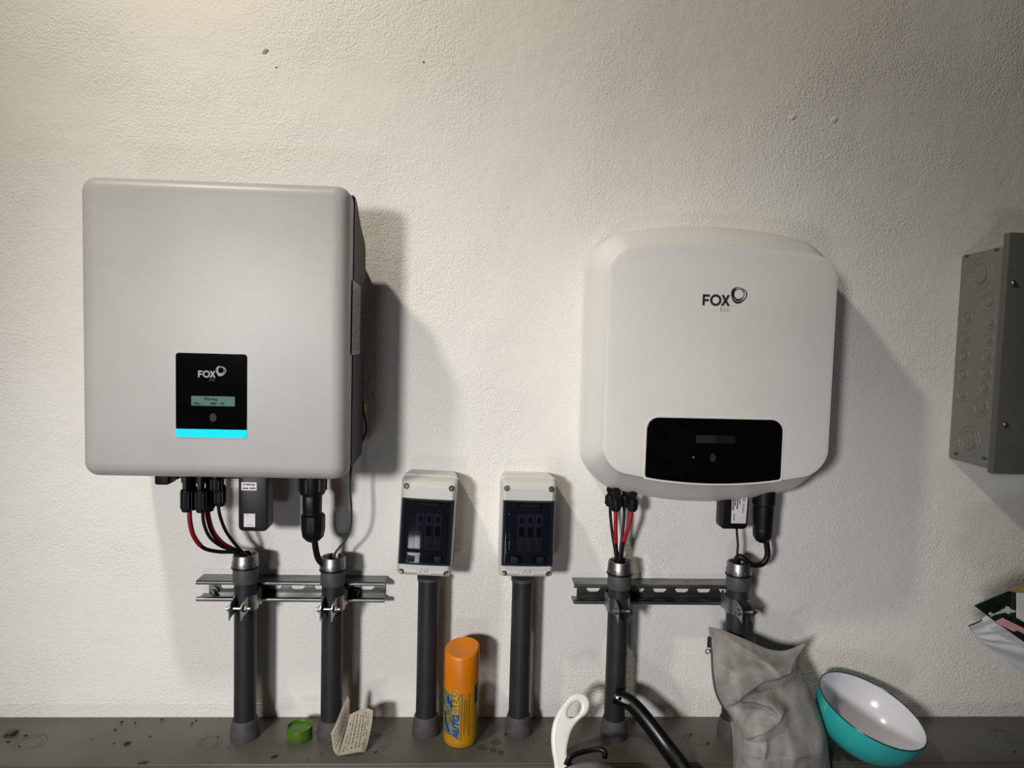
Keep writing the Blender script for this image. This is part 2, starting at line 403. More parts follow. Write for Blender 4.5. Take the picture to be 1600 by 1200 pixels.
# ------------------------------------------------------------------ left inverter
IX0, IX1, IZ0, IZ1 = -.643, -.2125, 1.256, 1.7455
t = empty('solar_inverter', (-.4275, -.04, 1.26), 'large square light grey inverter with a small black display and glowing cyan bar', 'inverter')
rings = []
for d, ins in ((.166, .002), (.168, 0), (.190, 0), (.198, .0010), (.205, .0038), (.2105, .0085), (.2130, .0150), (.2140, .024)):
    rings.append([Vector((x, -d, z)) for x, z in rr(IX0 + ins, IX1 - ins, IZ0 + ins, IZ1 - ins, max(.022 - ins * .5, .012), 8)])
obj('front_cover', loft(rings), 'inv_grey', t, smooth=50)
prof = [(.168, 1.737), (.158, 1.7365), (.140, 1.729), (.120, 1.713), (.100, 1.698), (.080, 1.687), (.062, 1.680), (.048, 1.670), (.040, 1.655),
        (.040, 1.600), (.058, 1.594), (.058, 1.478), (.045, 1.470), (.045, 1.300), (.060, 1.276), (.168, 1.270)]
b = bmesh.new()
for i_, (x0_, x1_) in enumerate(((-.639, -.2110),)):
    lo = [Vector((x0_, -d, z)) for d, z in prof]; hi = [Vector((x1_, -d, z)) for d, z in prof]
    loft([lo, hi], bm=b)
bmesh.ops.bevel(b, geom=[e for e in b.edges if abs(e.verts[0].co.x - e.verts[1].co.x) < 1e-6], offset=.002, segments=2, affect='EDGES')
obj('rear_housing', b, 'dark_body', t, smooth=40)
b = box(-.56, -.30, 0, .048, 1.36, 1.52, .003); box(-.245, -.222, 0, .045, 1.585, 1.64, .002, bm=b); box(-.62, -.60, 0, .045, 1.585, 1.64, .002, bm=b)
obj('wall_bracket', b, 'zinc', t)
lb = bmesh.new(); x = -.2107
for q in ((.180, 1.594), (.100, 1.588), (.102, 1.467), (.182, 1.467)): lb.verts.new((x, -q[0], q[1]))
lb.faces.new(lb.verts[:]); r_ = bmesh.ops.extrude_face_region(lb, geom=lb.faces[:]); bmesh.ops.translate(lb, verts=[v for v in r_['geom'] if isinstance(v, bmesh.types.BMVert)], vec=(.0006, 0, 0))
bmesh.ops.recalc_face_normals(lb, faces=lb.faces[:])
rl = obj('rating_label', lb, 'silver_print', t, smooth=0, label='narrow silver rating sticker of small print on the dark side')
b = bmesh.new()
for k in range(7):
    d_ = .108 + k * .0105
    z_ = 1.474
    while z_ < 1.580:
        l_ = random.uniform(.004, .016); q = z_ + l_
        box(-.2104, -.2098, d_, d_ + .0035, z_, min(q, 1.584), bm=b); z_ = q + random.uniform(.002, .006)
obj('print', b, 'grey_print', rl, smooth=0)
# display
px0, px1, pz0, pz1 = -.4885, -.3745, 1.3265, 1.4645
dp = obj('display', plate([rr(px0, px1, pz0 + .013, pz1, .005, 5)[:14] + [(px0, pz0 + .013), (px1, pz0 + .013)]], .212, .2158, .0005), 'gloss_black', t)
b = plate([[(px0, pz0 + .0135), (px0, pz0 + .005)] + [(px0 + .005 - .005 * math.cos(a), pz0 + .005 - .005 * math.sin(a)) for a in (.3, .6, .9, 1.2, PI / 2)]
           + [(px1 - .005 + .005 * math.sin(a), pz0 + .005 - .005 * math.cos(a)) for a in (0, .3, .6, .9, 1.2)] + [(px1, pz0 + .005), (px1, pz0 + .0135)]], .212, .2160, .0006)
obj('light_bar', b, 'led', t, label='glowing cyan light bar')
sc_ = obj('screen', plate([rr(-.4635, -.3935, 1.3785, 1.3945, .0006, 2)], .2150, .2161), 'lcd', dp, smooth=0)
b = text_on_wall('Warning', -.444, 1.3880, .2164, .0064, bold=.00018); merge(b, text_on_wall('Pac :       400   W', -.459, 1.3802, .2164, .0068, bold=.00018))
obj('screen_text', b, 'lcd_ink', dp, smooth=0)
fox_logo(-.4525, 1.4252, .0110, .2161, 'silver_print', 'faint_print', t)
b = plate([[(-.4285 + .0056 * math.cos(a), 1.3595 + .0072 * math.sin(a)) for a in (2 * PI * k / 24 for k in range(24))]], .2156, .2160)
obj('touch_key', b, 'button', dp, smooth=0)
# small black parts under the housing
b = box(-.560, -.535, .10, .135, 1.228, 1.272, .004); box(-.545, -.522, .10, .13, 1.236, 1.272, .004, bm=b); obj('isolator_switch', b, 'black', t)
obj('port_cover', box(-.448, -.420, .085, .11, 1.236, 1.272, .004), 'black', t)
def lug(c): return torus(c, .005, .0022, (1, 0, 0), n=16, m=6)

# ------------------------------------------------------------------ right inverter
t = empty('solar_inverter', (.436, -.01, 1.2), 'white rounded inverter with domed edges and a wide black display panel', 'inverter')
def outer_ring():
    out = []
    for x, z in rr(.2115, .6610, 1.236, 1.694, .056, 14):
        out.append((x, z))
    return out
def bulged(x0, x1, z0, z1, r, bt, bb, n=14, m=14):
    xc, hw = (x0 + x1) / 2, (x1 - x0) / 2; pts = []
    base = rr(x0, x1, z0, z1, r, n); full = []
    for i, p in enumerate(base):
        full.append(p); q = base[(i + 1) % len(base)]
        if (i + 1) % (n + 1) == 0:
            for k in range(1, m): full.append((p[0] + (q[0] - p[0]) * k / m, p[1] + (q[1] - p[1]) * k / m))
    zc = (z0 + z1) / 2
    for x, z in full:
        g = 1 - ((x - xc) / hw) ** 2
        w = min(1, max(0, abs(z - zc) / ((z1 - z0) / 2)))
        pts.append((x, z + g * w * w * w * (bt if z > zc else -bb)))
    return pts
A = bulged(.2115, .6610, 1.236, 1.694, .056, .031, .039)
B = bulged(.2310, .6440, 1.276, 1.660, .040, .017, .027)
C = bulged(.2380, .6370, 1.283, 1.653, .036, .016, .026)
rings = []
for d, f in ((.004, -.03), (.010, 0), (.045, 0), (.060, .015), (.072, .06), (.085, .16), (.105, .42), (.128, .76), (.140, .91), (.147, .975), (.1505, 1.0)):
    rings.append([Vector((a[0] + (c[0] - a[0]) * f, -d, a[1] + (c[1] - a[1]) * f)) for a, c in zip(A, B)])
rings.append([Vector((x, -.1520, z)) for x, z in C])
obj('housing', loft(rings), 'inv_white', t, smooth=28)
def panel_outline(g=0):
    x0, x1, z1 = .309 - g, .5565 + g, 1.3685 + g; pts = []; r = .021 + g
    for k in range(9): a = PI / 2 * k / 8; pts.append((x1 - r + r * math.cos(a), z1 - r + r * math.sin(a)))
    for k in range(9): a = PI / 2 + PI / 2 * k / 8; pts.append((x0 + r + r * math.cos(a), z1 - r + r * math.sin(a)))
    pts.append((x0 - .0005, 1.265 - g)); pts.append((x0 + .002, 1.2605 - g))
    for k in range(1, 12):
        u = k / 12; pts.append((x0 + (x1 - x0) * u, 1.2605 - g - .0095 * (1 - (2 * u - 1) ** 2)))
    pts.append((x1 - .002, 1.2605 - g)); pts.append((x1 + .0005, 1.265 - g)); return pts
obj('display_surround', plate([panel_outline(.0036), panel_outline(.0005)], .1505, .1526, .0008), 'inv_white', t)
dp = obj('display', plate([panel_outline(0)], .1505, .1532, .0004), 'gloss_black', t)
obj('screen', plate([rr(.3985, .470, 1.3245, 1.3385, .0008, 2)], .1530, .1533), 'faint_print', dp, smooth=0)
obj('screen', plate([rr(.4335, .470, 1.3245, 1.3385, .0008, 2)], .1532, .1535), 'lcd_off', dp, smooth=0, label='lit end of the dim screen')
b = plate([[(.4305 + .0055 * math.cos(a), 1.298 + .0075 * math.sin(a)) for a in (2 * PI * k / 24 for k in range(24))]], .1531, .1535)
obj('touch_key', b, 'button', dp, smooth=0)
b = plate([ring_pts(.395, 1.2985, .0015, 10)], .1531, .1535); obj('status_light', b, 'silver_print', dp, smooth=0)
fox_logo(.3995, 1.5705, .0195, .1521, 'dark_print', 'grey_print', t)

# ------------------------------------------------------------------ conduits
def conduit(x, d, ztop, label, fitting=True, r=.0202, group=None):
    t = empty('conduit_pipe', (x, -d, ZL), label, 'pipe')
    R = r + .0022
    if fitting:
        zc = ztop - .053
        obj('pipe', lathe([(r, ZL), (r, zc + .004)], (x, -d, 0)), 'pipe', t)
        obj('coupling', lathe([(R, zc), (R + .0004, zc + .001), (R + .0004, zc + .026), (R, zc + .0275), (R - .004, zc + .0275), (R - .004, zc)], (x, -d, 0), cap0=False, cap1=False), 'fitting', t)
        obj('rubber_ring', torus((x, -d, zc + .0285), R + .0015, .0017), 'black', t)
        b = lathe([(R, zc + .029), (R + .0012, zc + .0305), (R + .0012, zc + .040), (R + .0004, zc + .0415), (R + .0004, zc + .051), (R - .0006, zc + .053),
                   (R - .0035, zc + .053), (R - .0042, zc + .050), (R - .0042, zc - .02)], (x, -d, 0), n=40, cap0=False, cap1=False)
        for k in range(8):
            a = 2 * PI * k / 8 + .2; c = Vector((x + (R + .0012) * math.sin(a), -d - (R + .0012) * math.cos(a), zc + .035))
            b2 = bmesh.new(); bmesh.ops.create_cube(b2, size=1)
            for v in b2.verts: v.co = Vector((v.co.x * .0035, v.co.y * .0022, v.co.z * .008))
            bmesh.ops.rotate(b2, verts=b2.verts, cent=(0, 0, 0), matrix=Matrix.Rotation(a, 3, 'Z')); bmesh.ops.translate(b2, verts=b2.verts, vec=c); merge(b, b2)
        obj('threaded_bushing', b, 'bright', t, label='bright metal bushing at the open top')
    else:
        obj('pipe', lathe([(r, ZL), (r, ztop)], (x, -d, 0)), 'pipe', t)
        obj('gland', lathe([(r + .002, ztop - .004), (r + .002, ztop + .002)], (x, -d, 0)), 'box_dark', t)
    obj('collar', lathe([(.0268, ZL), (.0268, ZL + .008), (.0255, ZL + .020), (r + .0028, ZL + .034), (r + .0022, ZL + .036), (r + .0002, ZL + .036)], (x, -d, 0), cap1=False), 'collar', t)
    return t
DP = .068
conduit(-.4225, DP, 1.086, 'dark grey conduit pipe under the big inverter holding the red-sleeved cables')
conduit(-.2600, DP, 1.083, 'dark grey conduit pipe beside the cream leaflet, taking the thick cable and green wire')
conduit(-.0800, .055, 1.040, 'dark grey conduit pipe under the breaker box left of the spray can', False)
conduit(.1010, .055, 1.040, 'dark grey conduit pipe under the breaker box right of the spray can', False)
conduit(.2875, DP, 1.081, 'dark grey conduit pipe with the black pan handle leaning across it')
conduit(.5215, DP, 1.081, 'dark grey conduit pipe standing behind the grey cloth pouch')

# ------------------------------------------------------------------ strut channels and pipe clamps
def strut(x0, x1, label, slots0):
    t = empty('strut_channel', ((x0 + x1) / 2, -.001, 1.003), label, 'strut channel')
    z0, z1 = .9825, 1.0235; zc = (z0 + z1) / 2
    holes = []
    x = slots0
    while x < x1 - .002:
        a, c = max(x, x0 + .014), min(x + .028, x1 - .006)
        if c - a > .005: holes.append(rr(a, c, zc - .0080, zc + .0085, min(.0078, (c - a) / 2.2), 5))
        x += .0455
    b = plate([[(x0 + .011, z0 + .002), (x1 - .003, z0 + .002), (x1 - .003, z1 - .002), (x0 + .011, z1 - .002)]] + holes, .0005, .003)
    def c_profile(s):
        zo = z1 if s > 0 else z0
        return [(.0005, zo), (.038, zo), (.0405, zo - s * .002), (.041, zo - s * .005), (.0405, zo - s * .0068), (.038, zo - s * .0080), (.033, zo - s * .0080), (.033, zo - s * .0062),
                (.037, zo - s * .0062), (.0385, zo - s * .005), (.037, zo - s * .0024), (.0005, zo - s * .0024)]
    for s in (1, -1):
        pr = c_profile(s); loft([[Vector((x0, -d, z)) for d, z in pr], [Vector((x1, -d, z)) for d, z in pr]], bm=b)
    obj('channel', b, 'zinc', t)
    return t, zc
tL, zc = strut(-.525, -.166, 'galvanised strut channel on the wall under the large square inverter', -.4925)
for px, py in ((333, 924), (556, 928)):
    c = P(px, py, .012)
    b = lathe([(.0085, -.003), (.0085, -.001), (.006, -.001), (.006, .004)], c, (0, -1, 0), n=18); torus(c + Vector((0, -.006, 0)), .0045, .0015, (0, -1, 0), n=18, m=6, bm=b)
    obj('anchor_bolt', b, 'bright', tL)
tR, zc = strut(.2045, .552, 'galvanised strut channel on the wall under the rounded white inverter', .189)
for px, py in ((1073, 912),):
    c = P(px, py, .02); obj('anchor_bolt', lathe([(.003, -.002), (.003, .004)], c, (0, 0, 1), n=10), 'black', tR)

def clamp(x, label, gap=.0105, lean=0.0):
    t = empty('pipe_clamp', (x, -DP, 1.0), label, 'clamp')
    Rr = .0212; z0, z1 = .982, 1.011
    for s in (-1, 1):
        path = [(s * .0095, .030, 0), (s * .0135, .034, 0), (s * .0195, .044, 0)]
        for k in range(12):
            a = math.radians(52 + (148 - 52) * k / 11); path.append((s * Rr * math.sin(a), DP - Rr * math.cos(a), 0))
        path += [(s * (gap + .0010), DP + Rr * .90, 0), (s * gap, DP + Rr * .98, 0), (s * gap, DP + Rr + .008, 0), (s * gap, DP + Rr + .020, -.002), (s * gap, DP + Rr + .026, -.006)]
        sh = bmesh.new(); cols = []
        for i, (px_, d, dz) in enumerate(path):
            top = z1 + dz * 1.6 - (.0 if i < len(path) - 2 else .002); bot = z0 + (dz * 1.0 if i >= len(path) - 2 else 0)
            bulge = 0
            cols.append([sh.verts.new((x + px_ + lean * (d - DP), -d, bot + (top - bot) * q / 4)) for q in range(5)])
        for a, c in zip(cols[:-1], cols[1:]):
            for q in range(4): sh.faces.new((a[q], c[q], c[q + 1], a[q + 1]))
        # raised rib along the middle of the strap
        bmesh.ops.recalc_face_normals(sh, faces=sh.faces[:])
        bmesh.ops.solidify(sh, geom=sh.faces[:], thickness=.0018)
        bmesh.ops.recalc_face_normals(sh, faces=sh.faces[:])
        obj('strap_half', sh, 'clamp', t, smooth=40)
    db = DP + Rr + .013; xl = x + lean * (db - DP)
    b = lathe([(.0027, -.021), (.0027, .023)], (xl, -db, .994), (1, 0, 0), n=10)
    lathe([(.0062, -gap - .0062), (.0062, -gap - .0016)], (xl, -db, .994), (1, 0, 0), n=6, bm=b)
    lathe([(.0062, gap + .0016), (.0062, gap + .0068)], (xl, -db, .994), (1, 0, 0), n=6, bm=b)
    obj('bolt', b, 'bright', t)
clamp(-.4225, 'steel pipe clamp with open ears on the leftmost conduit pipe', lean=-.10)
clamp(-.2600, 'steel pipe clamp with open ears on the pipe above the cream leaflet', lean=-.08)
clamp(.2875, 'steel pipe clamp on the pipe under the left end of the white inverter', lean=.06)
clamp(.5215, 'steel pipe clamp just above the grey cloth pouch', lean=.10)

# ------------------------------------------------------------------ cables
def mc4(x, d, ztop, zbot, r=.0072):
    L_ = ztop - zbot
    b = lathe([(r, 0), (r, -L_ * .30), (r * 1.12, -L_ * .32), (r * 1.12, -L_ * .42), (r * .86, -L_ * .44), (r * .86, -L_ * .55), (r * 1.25, -L_ * .57),
               (r * 1.28, -L_ * .90), (r * 1.05, -L_ * .985), (r * .7, -L_)], (x, -d, ztop), n=18)
    for k in range(8):
        a = 2 * PI * k / 8; cx, cy = x + r * 1.26 * math.cos(a), -d + r * 1.26 * math.sin(a)
        box(cx - .0013, cx + .0013, -cy - .0013, -cy + .0013, zbot + L_ * .08, zbot + L_ * .40, .0004, 1, bm=b)
    box(x - r * .5, x + r * .5, d + r * .6, d + r * 1.15, ztop - L_ * .55, ztop - L_ * .18, .0008, 1, bm=b)
    return b
def pv_cable(pts, label, conn, sleeve=None, r=.0031, m='red', name='solar_cable'):
    w = [P(*q) for q in pts]
    t = empty(name, w[0], label, 'cable')
    obj('wire', tube(w, r), 'black_rubber', t)
    if conn: obj('connector', mc4(*conn), 'black', t)
    if sleeve:
        path = spline(w, 8); n = int(len(path) * sleeve)
        obj('sleeve', tube(path[:n], r + .0006, k=0), m, t, label='red sleeve')
    return t
zb = 1.272
def mc_at(px, py, d, r=.0072):
    c = P(px, py, d); return (c.x, d, zb, c.z, r)
pv_cable([(296, 792, .12), (297, 815, .118), (303, 838, .112), (318, 856, .10), (342, 862, .085), (368, 863, .073), (382, 872, .068), (384, 905, .068)],
         'red-sleeved black solar cable leftmost under the large inverter', mc_at(291, 800, .128), .42, .0036)
pv_cable([(317, 792, .125), (318, 815, .123), (327, 838, .115), (345, 853, .10), (368, 861, .08), (382, 872, .070), (386, 905, .069)],
         'plain black solar cable just left of the thicker red one', mc_at(314, 801, .130), None, .0030)
pv_cable([(323, 790, .108), (326, 812, .106), (334, 834, .10), (350, 851, .09), (370, 861, .075), (383, 873, .066), (382, 905, .066)],
         'thick red-sleeved cable second from the left under the large inverter', mc_at(327, 799, .105), .60, .0042)
pv_cable([(341, 782, .105), (343, 803, .103), (352, 828, .095), (365, 847, .085), (378, 862, .070), (388, 874, .063), (389, 905, .063)],
         'plain black solar cable nearest the black stick logger', mc_at(344, 791, .105, .0076), None, .0030)
# two capped connectors of the large inverter
li = bpy.data.objects['solar_inverter']
for px, py, d in ((301, 797, .104), (338, 769, .130)):
    c = P(px, py, d); obj('connector_cap', mc4(c.x, d, zb, c.z, .0074), 'black', li)

zb = 1.235
def mc_r(px, py, d, r=.0070):
    c = P(px, py, d); return (c.x, d, zb, c.z, r)
pv_cable([(953, 785, .055), (954, 808, .056), (957, 835, .060), (961, 860, .064), (963, 880, .066), (963, 905, .066)], 'plain black solar cable at far left under the white inverter', mc_r(953, 791, .055), None, .0029)
pv_cable([(962, 792, .080), (962, 812, .079), (962, 835, .075), (963, 855, .070), (965, 875, .068), (966, 905, .068)], 'bright red-sleeved cable hanging straight under the white inverter', mc_r(962, 799, .080), .56, .0033, 'bright_red')
pv_cable([(975, 785, .055), (975, 808, .056), (973, 830, .060), (970, 855, .066), (968, 875, .070), (968, 905, .070)], 'plain black solar cable between the two bright red ones', mc_r(976, 792, .055), None, .0029)
pv_cable([(987, 792, .080), (985, 812, .079), (979, 832, .075), (973, 854, .070), (971, 875, .066), (970, 905, .066)], 'bright red-sleeved cable slanting down to the left under the white inverter', mc_r(988, 799, .080), .56, .0035, 'bright_red')

# thick mains cables
w = [P(*q) for q in ((491, 835, .105), (493, 855, .10), (497, 872, .09), (505, 881, .078), (514, 878, .072), (519, 888, .069), (520, 915, .068))]
t = empty('mains_cable', w[0], 'thick black mains cable with a chunky plug under the large inverter', 'cable')
obj('wire', tube(w, .0058), 'black_rubber', t)
c = P(489, 760, .10); x, d = c.x, .105
b = lathe([(.020, 1.272), (.020, 1.245), (.0235, 1.243), (.0235, 1.214), (.0215, 1.210), (.0178, 1.209), (.0172, 1.170)], (x, -d, 0), n=28)
for k in range(6):
    a = PI / 3 * k + .3; cx, cy = x + .0230 * math.cos(a), -d + .0230 * math.sin(a); box(cx - .003, cx + .003, -cy - .003, -cy + .003, 1.216, 1.241, .001, 1, bm=b)
obj('plug', b, 'black', t)
b = lathe([(.0185, 1.174), (.0220, 1.171), (.0220, 1.146), (.0195, 1.132), (.012, 1.124), (.006, 1.121)], (x + .002, -d, 0), n=10); obj('gland_nut', b, 'black', t)
obj('plug_rib', box(x - .0075, x + .0065, d + .0145, d + .0195, 1.178, 1.208, .0015), 'black', t)

w = [P(*q) for q in ((1195, 832, .075), (1198, 852, .075), (1199, 868, .075), (1191, 881, .075), (1175, 882, .076), (1163, 873, .076), (1154, 870, .071), (1150, 880, .068), (1150, 905, .068))]
t = empty('mains_cable', w[0], 'thick black mains cable looping under the white inverter into the pipe behind the pouch', 'cable')
obj('wire', tube(w, .0056), 'black_rubber', t)
c = P(1193, 800, .075); x, d = c.x, .075
b = lathe([(.0215, 1.25), (.0215, 1.197), (.0195, 1.195), (.0190, 1.160), (.0180, 1.150), (.0180, 1.145)], (x, -d, 0), n=28); obj('plug', b, 'black', t)
b = lathe([(.0182, 1.152), (.0188, 1.149), (.0180, 1.134), (.013, 1.126), (.0065, 1.122)], (x, -d, 0), n=12); obj('gland_nut', b, 'black', t)

# earth wire
w = [Vector((-.2095, -.050, 1.362)), Vector((-.2075, -.046, 1.345)), P(573, 672, .045), P(563, 695, .055), P(553, 716, .075), P(548, 738, .085), P(547, 765, .085), P(549, 795, .083), P(548, 822, .08), P(541, 842, .076), P(530, 856, .072), P(523, 868, .069), P(521, 900, .068)]
t = empty('earth_wire', w[0], 'thin dark green earth wire running down beside the large inverter', 'wire')
obj('wire', tube(w, .0021, n=8), 'green_wire', t)
b = lug(Vector((-.2085, -.050, 1.374))); obj('ring_lug', b, 'bright', t)
obj('lug_sleeve', lathe([(.0034, 0), (.0034, .013)], (-.2085, -.049, 1.357), n=10), 'yellow', t, label='yellow sleeve')
# data loggers
def slab(px0, px1, py0, py1, d0, d1, r, m, parent, name, taper=0):
    a = P(px0, py0, d1); c = P(px1, py1, d1)
    rings = []
    for d, i_ in ((d0, .001), (d0 + .003, 0), (d1 - .004, 0), (d1 - .001, .0012), (d1, .0035)):
        rings.append([Vector((x, -d, z)) for x, z in rr(a.x + i_, c.x - i_, c.z + i_, a.z - i_, r, 5)])
    return obj(name, loft(rings), m, parent)
t = empty('data_logger', P(396, 790, .09), 'black stick data logger with two white stickers under the large inverter', 'data logger')
slab(372, 418, 735, 831, .080, .118, .009, 'black', t, 'body')
lab = obj('sticker', plate([rr(P(377, 753, .1185).x, P(401, 753, .1185).x, P(377, 766, .1185).z, P(377, 753.5, .1185).z, .0006, 2)], .1178, .1184), 'flag_white', t, smooth=0, label='white sticker with a line of black print')
b = plate([ring_pts(P(381, 757, .1185).x, P(381, 757, .1185).z, .0022, 14), ring_pts(P(381, 757, .1185).x, P(381, 757, .1185).z, .0012, 14)], .1184, .1187)
for a_, c_, y_ in ((384, 392, 757), (393, 398, 757.5), (379, 388, 763), (390, 399, 763)):
    q0, q1 = P(a_, y_ - 1, .1186), P(c_, y_ + 1, .1186); box(q0.x, q1.x, .1184, .1187, q1.z, q0.z, bm=b)
obj('print', b, 'dark_print', lab, smooth=0)
c0, c1 = P(381, 802.5, .1185), P(398.5, 823.5, .1185)
lab = obj('sticker', plate([rr(c0.x, c1.x, c1.z, c0.z, .0008, 2)], .1178, .1184), 'flag_white', t, smooth=0, label='small white sticker near the bottom')
b = bmesh.new()
for a_, c_, y_ in ((384, 388, 804.5), (384, 395, 820)):
    q0, q1 = P(a_, y_ - .4, .1186), P(c_, y_ + .4, .1186); box(q0.x, q1.x, .1184, .1186, q1.z, q0.z, bm=b)
obj('print', b, 'grey_print', lab, smooth=0)

t = empty('data_logger', P(1149, 800, .07), 'black stick data logger with one tall white sticker under the white inverter', 'data logger')
slab(1130, 1168.5, 745, 827.5, .050, .082, .0085, 'black', t, 'body')
c0, c1 = P(1143, 760, .0825), P(1166, 818, .0825)
lab = obj('sticker', plate([[(P(1143, 818, .0825).x - .001, c1.z), (c1.x - .001, c1.z), (c1.x + .001, c0.z), (c0.x + .002, c0.z)]], .0818, .0824), 'flag_white', t, smooth=0)
b = bmesh.new()
for px_, y0_, y1_ in ((1146, 770, 797), (1149, 772, 790), (1152.5, 770, 795), (1156, 774, 788), (1147, 803, 813)):
    q0, q1 = P(px_ - .6, y0_, .0825), P(px_ + .6, y1_, .0825); z_ = q1.z
    while z_ < q0.z:
        l_ = random.uniform(.0012, .0035); box(q0.x, q1.x, .0823, .0826, z_, min(z_ + l_, q0.z), bm=b); z_ += l_ + .0008
e = P(1162.5, 781, .0825); merge(b, plate([ring_pts(e.x, e.z, .0029, 16), ring_pts(e.x, e.z, .0017, 16)], .0823, .0826))
tx = text_mesh('FOXESS', .0052, bold=.0001); q = P(1160.2, 787, .0826)
for v in tx.verts: v.co = Vector((q.x + v.co.y, -.0826, q.z - v.co.x))
merge(b, tx); obj('print', b, 'dark_print', lab, smooth=0)
w = [P(1151, 826, .066), P(1152, 840, .066), P(1153, 852, .067), P(1152, 866, .068), P(1152, 900, .068)]
obj('lead', tube(w, .0024, n=8), 'black_rubber', t)

# ------------------------------------------------------------------ breaker boxes
def breaker_box(xc, tilt, label):
    zb, zt = 1.052, 1.243
    t = empty('breaker_box', (xc, 0, 1.15), label, 'breaker box')
    hw, fw = .0535, .0495
    # base against the wall
    rings = []
    for d, ins, dz in ((.0005, .005, .003), (.010, .004, .002), (.050, .0015, 0), (.058, 0, 0), (.063, 0, 0), (.064, .001, .001)):
        rings.append([Vector((x, -d, z)) for x, z in rr(xc - hw + ins, xc + hw - ins, zb + .008 + dz, zt - .002 - dz, .010, 5)])
    obj('base', loft(rings), 'box', t)
    # cover: a frame round the window opening with rounded outer edges
    wx0, wx1, wz0, wz1 = xc - .0455, xc + .0455, 1.083, 1.199
    rings = []
    for d, ins in ((.062, .0010), (.066, .0010), (.084, .0025), (.092, .0050), (.0975, .0095), (.0995, .0150)):
        rings.append([Vector((x, -d, z)) for x, z in rr(xc - fw - .003 + ins * .6, xc + fw + .003 - ins * .6, zb + ins * .8, zt - .004 - ins, .008, 5)])
    fx0, fx1, fz0, fz1 = xc - fw - .003 + .009, xc + fw + .003 - .009, zb + .012, zt - .019
    b = loft(rings, True, False)
    # front land: outer ring of the last loft loop bridged to the window opening
    outer = [(p.x, p.z) for p in rings[-1]]
    merge(b, plate([outer, [(wx0 + .004, wz0), (wx1 - .004, wz0), (wx1 - .004, wz1), (wx0 + .004, wz1)]], .0965, .0996))
    obj('cover', b, 'box', t, smooth=40)
    # breakers behind the window, in a dark recess that is the cover's own depth
    obj('recess', box(wx0 + .003, wx1 - .003, .0640, .0968, wz0 - .002, wz1 + .002), 'recess', t, smooth=0)
    for k in range(3):
        bx = xc - .0125 + k * .0165
        br = obj('circuit_breaker', box(bx - .0078, bx + .0078, .0966, .0995, 1.106, 1.176, .001), 'breaker', t)
        obj('switch_toggle', box(bx - .0045, bx + .0045, .0990, .1015, 1.134, 1.152, .0008), 'breaker_dark', br)
        obj('terminal', box(bx - .0030, bx + .0030, .0993, .0999, 1.160, 1.170), 'breaker_dark', br)
    # smoked window, slightly bowed, with a raised middle field and a sloping lower facet
    def sstep(a, c, v): v = min(1, max(0, (v - a) / (c - a))); return v * v * (3 - 2 * v)
    def win(u, v):
        x = (u - .5) * .097; z = 1.0785 + v * .1245
        e = sstep(0, .05, u) * sstep(0, .05, 1 - u) * sstep(0, .03, v) * sstep(0, .03, 1 - v)
        inx = sstep(.09, .13, u) * sstep(.09, .13, 1 - u); inz = sstep(.21, .25, v) * sstep(.19, .23, 1 - v)
        h = .1000 + .0040 * e + .0030 * (1 - (2 * u - 1) ** 2) + .0024 * inx * inz
        return Vector((xc + x, -h, z))
    wn = obj('smoked_window', grid(win, 56, 72, .0016), 'smoked', t, smooth=60, label='dark blue smoked window')
    for s in (-1, 1):
        obj('latch', box(xc + s * .0215 - .010, xc + s * .0215 + .010, .1015, .1066, 1.0835, 1.0985, .002), 'breaker_dark', wn)
        obj('hinge_tab', box(xc + s * .022 - .0015, xc + s * .022 + .0015, .101, .1062, 1.190, 1.198, .0006), 'breaker_dark', wn)
    # screw recesses
    for sx, z in ((-1, 1.2245), (1, 1.2245), (-1, 1.0640), (1, 1.0640)):
        cx = xc + sx * .0415
        top = z > 1.1
        b = lathe([(.0056, -.008), (.0056, .0006), (.0050, .0012)], (cx, -.0980 if top else -.0975, z), (sx * .25, -1, .3) if top else (sx * .45, -1, -.5), n=16)
        rc = obj('screw_recess', b, 'box_dark', t)
        obj('screw', lathe([(.0024, 0), (.0024, .0012), (.0018, .0016)], (cx - sx * .0005, -.0985, z - .0008), (0, -1, .2), n=8), 'zinc', rc)
    # raised maker's plate with slanted strokes
    pl = obj('maker_plate', plate([rr(xc - .0145, xc + .0145, 1.0615, 1.0755, .003, 4), rr(xc - .0135, xc + .0135, 1.0625, 1.0745, .0025, 4)], .0970, .1003, .0004), 'box', t)
    tx = text_on_wall('INK', xc - .0095, 1.0645, .1000, .0105, shear=.32, bold=.0001)
    r_ = bmesh.ops.extrude_face_region(tx, geom=tx.faces[:]); bmesh.ops.translate(tx, verts=[v for v in r_['geom'] if isinstance(v, bmesh.types.BMVert)], vec=(0, -.0006, 0))
    obj('lettering', tx, 'box', pl, smooth=0)
    t.rotation_euler = (0, tilt, 0)
    return t
breaker_box(-.0835, math.radians(2.4), 'slightly tilted pale grey breaker box with smoked window, left of the pair')
breaker_box(.1050, math.radians(.3), 'upright pale grey breaker box with smoked window, right of the pair')

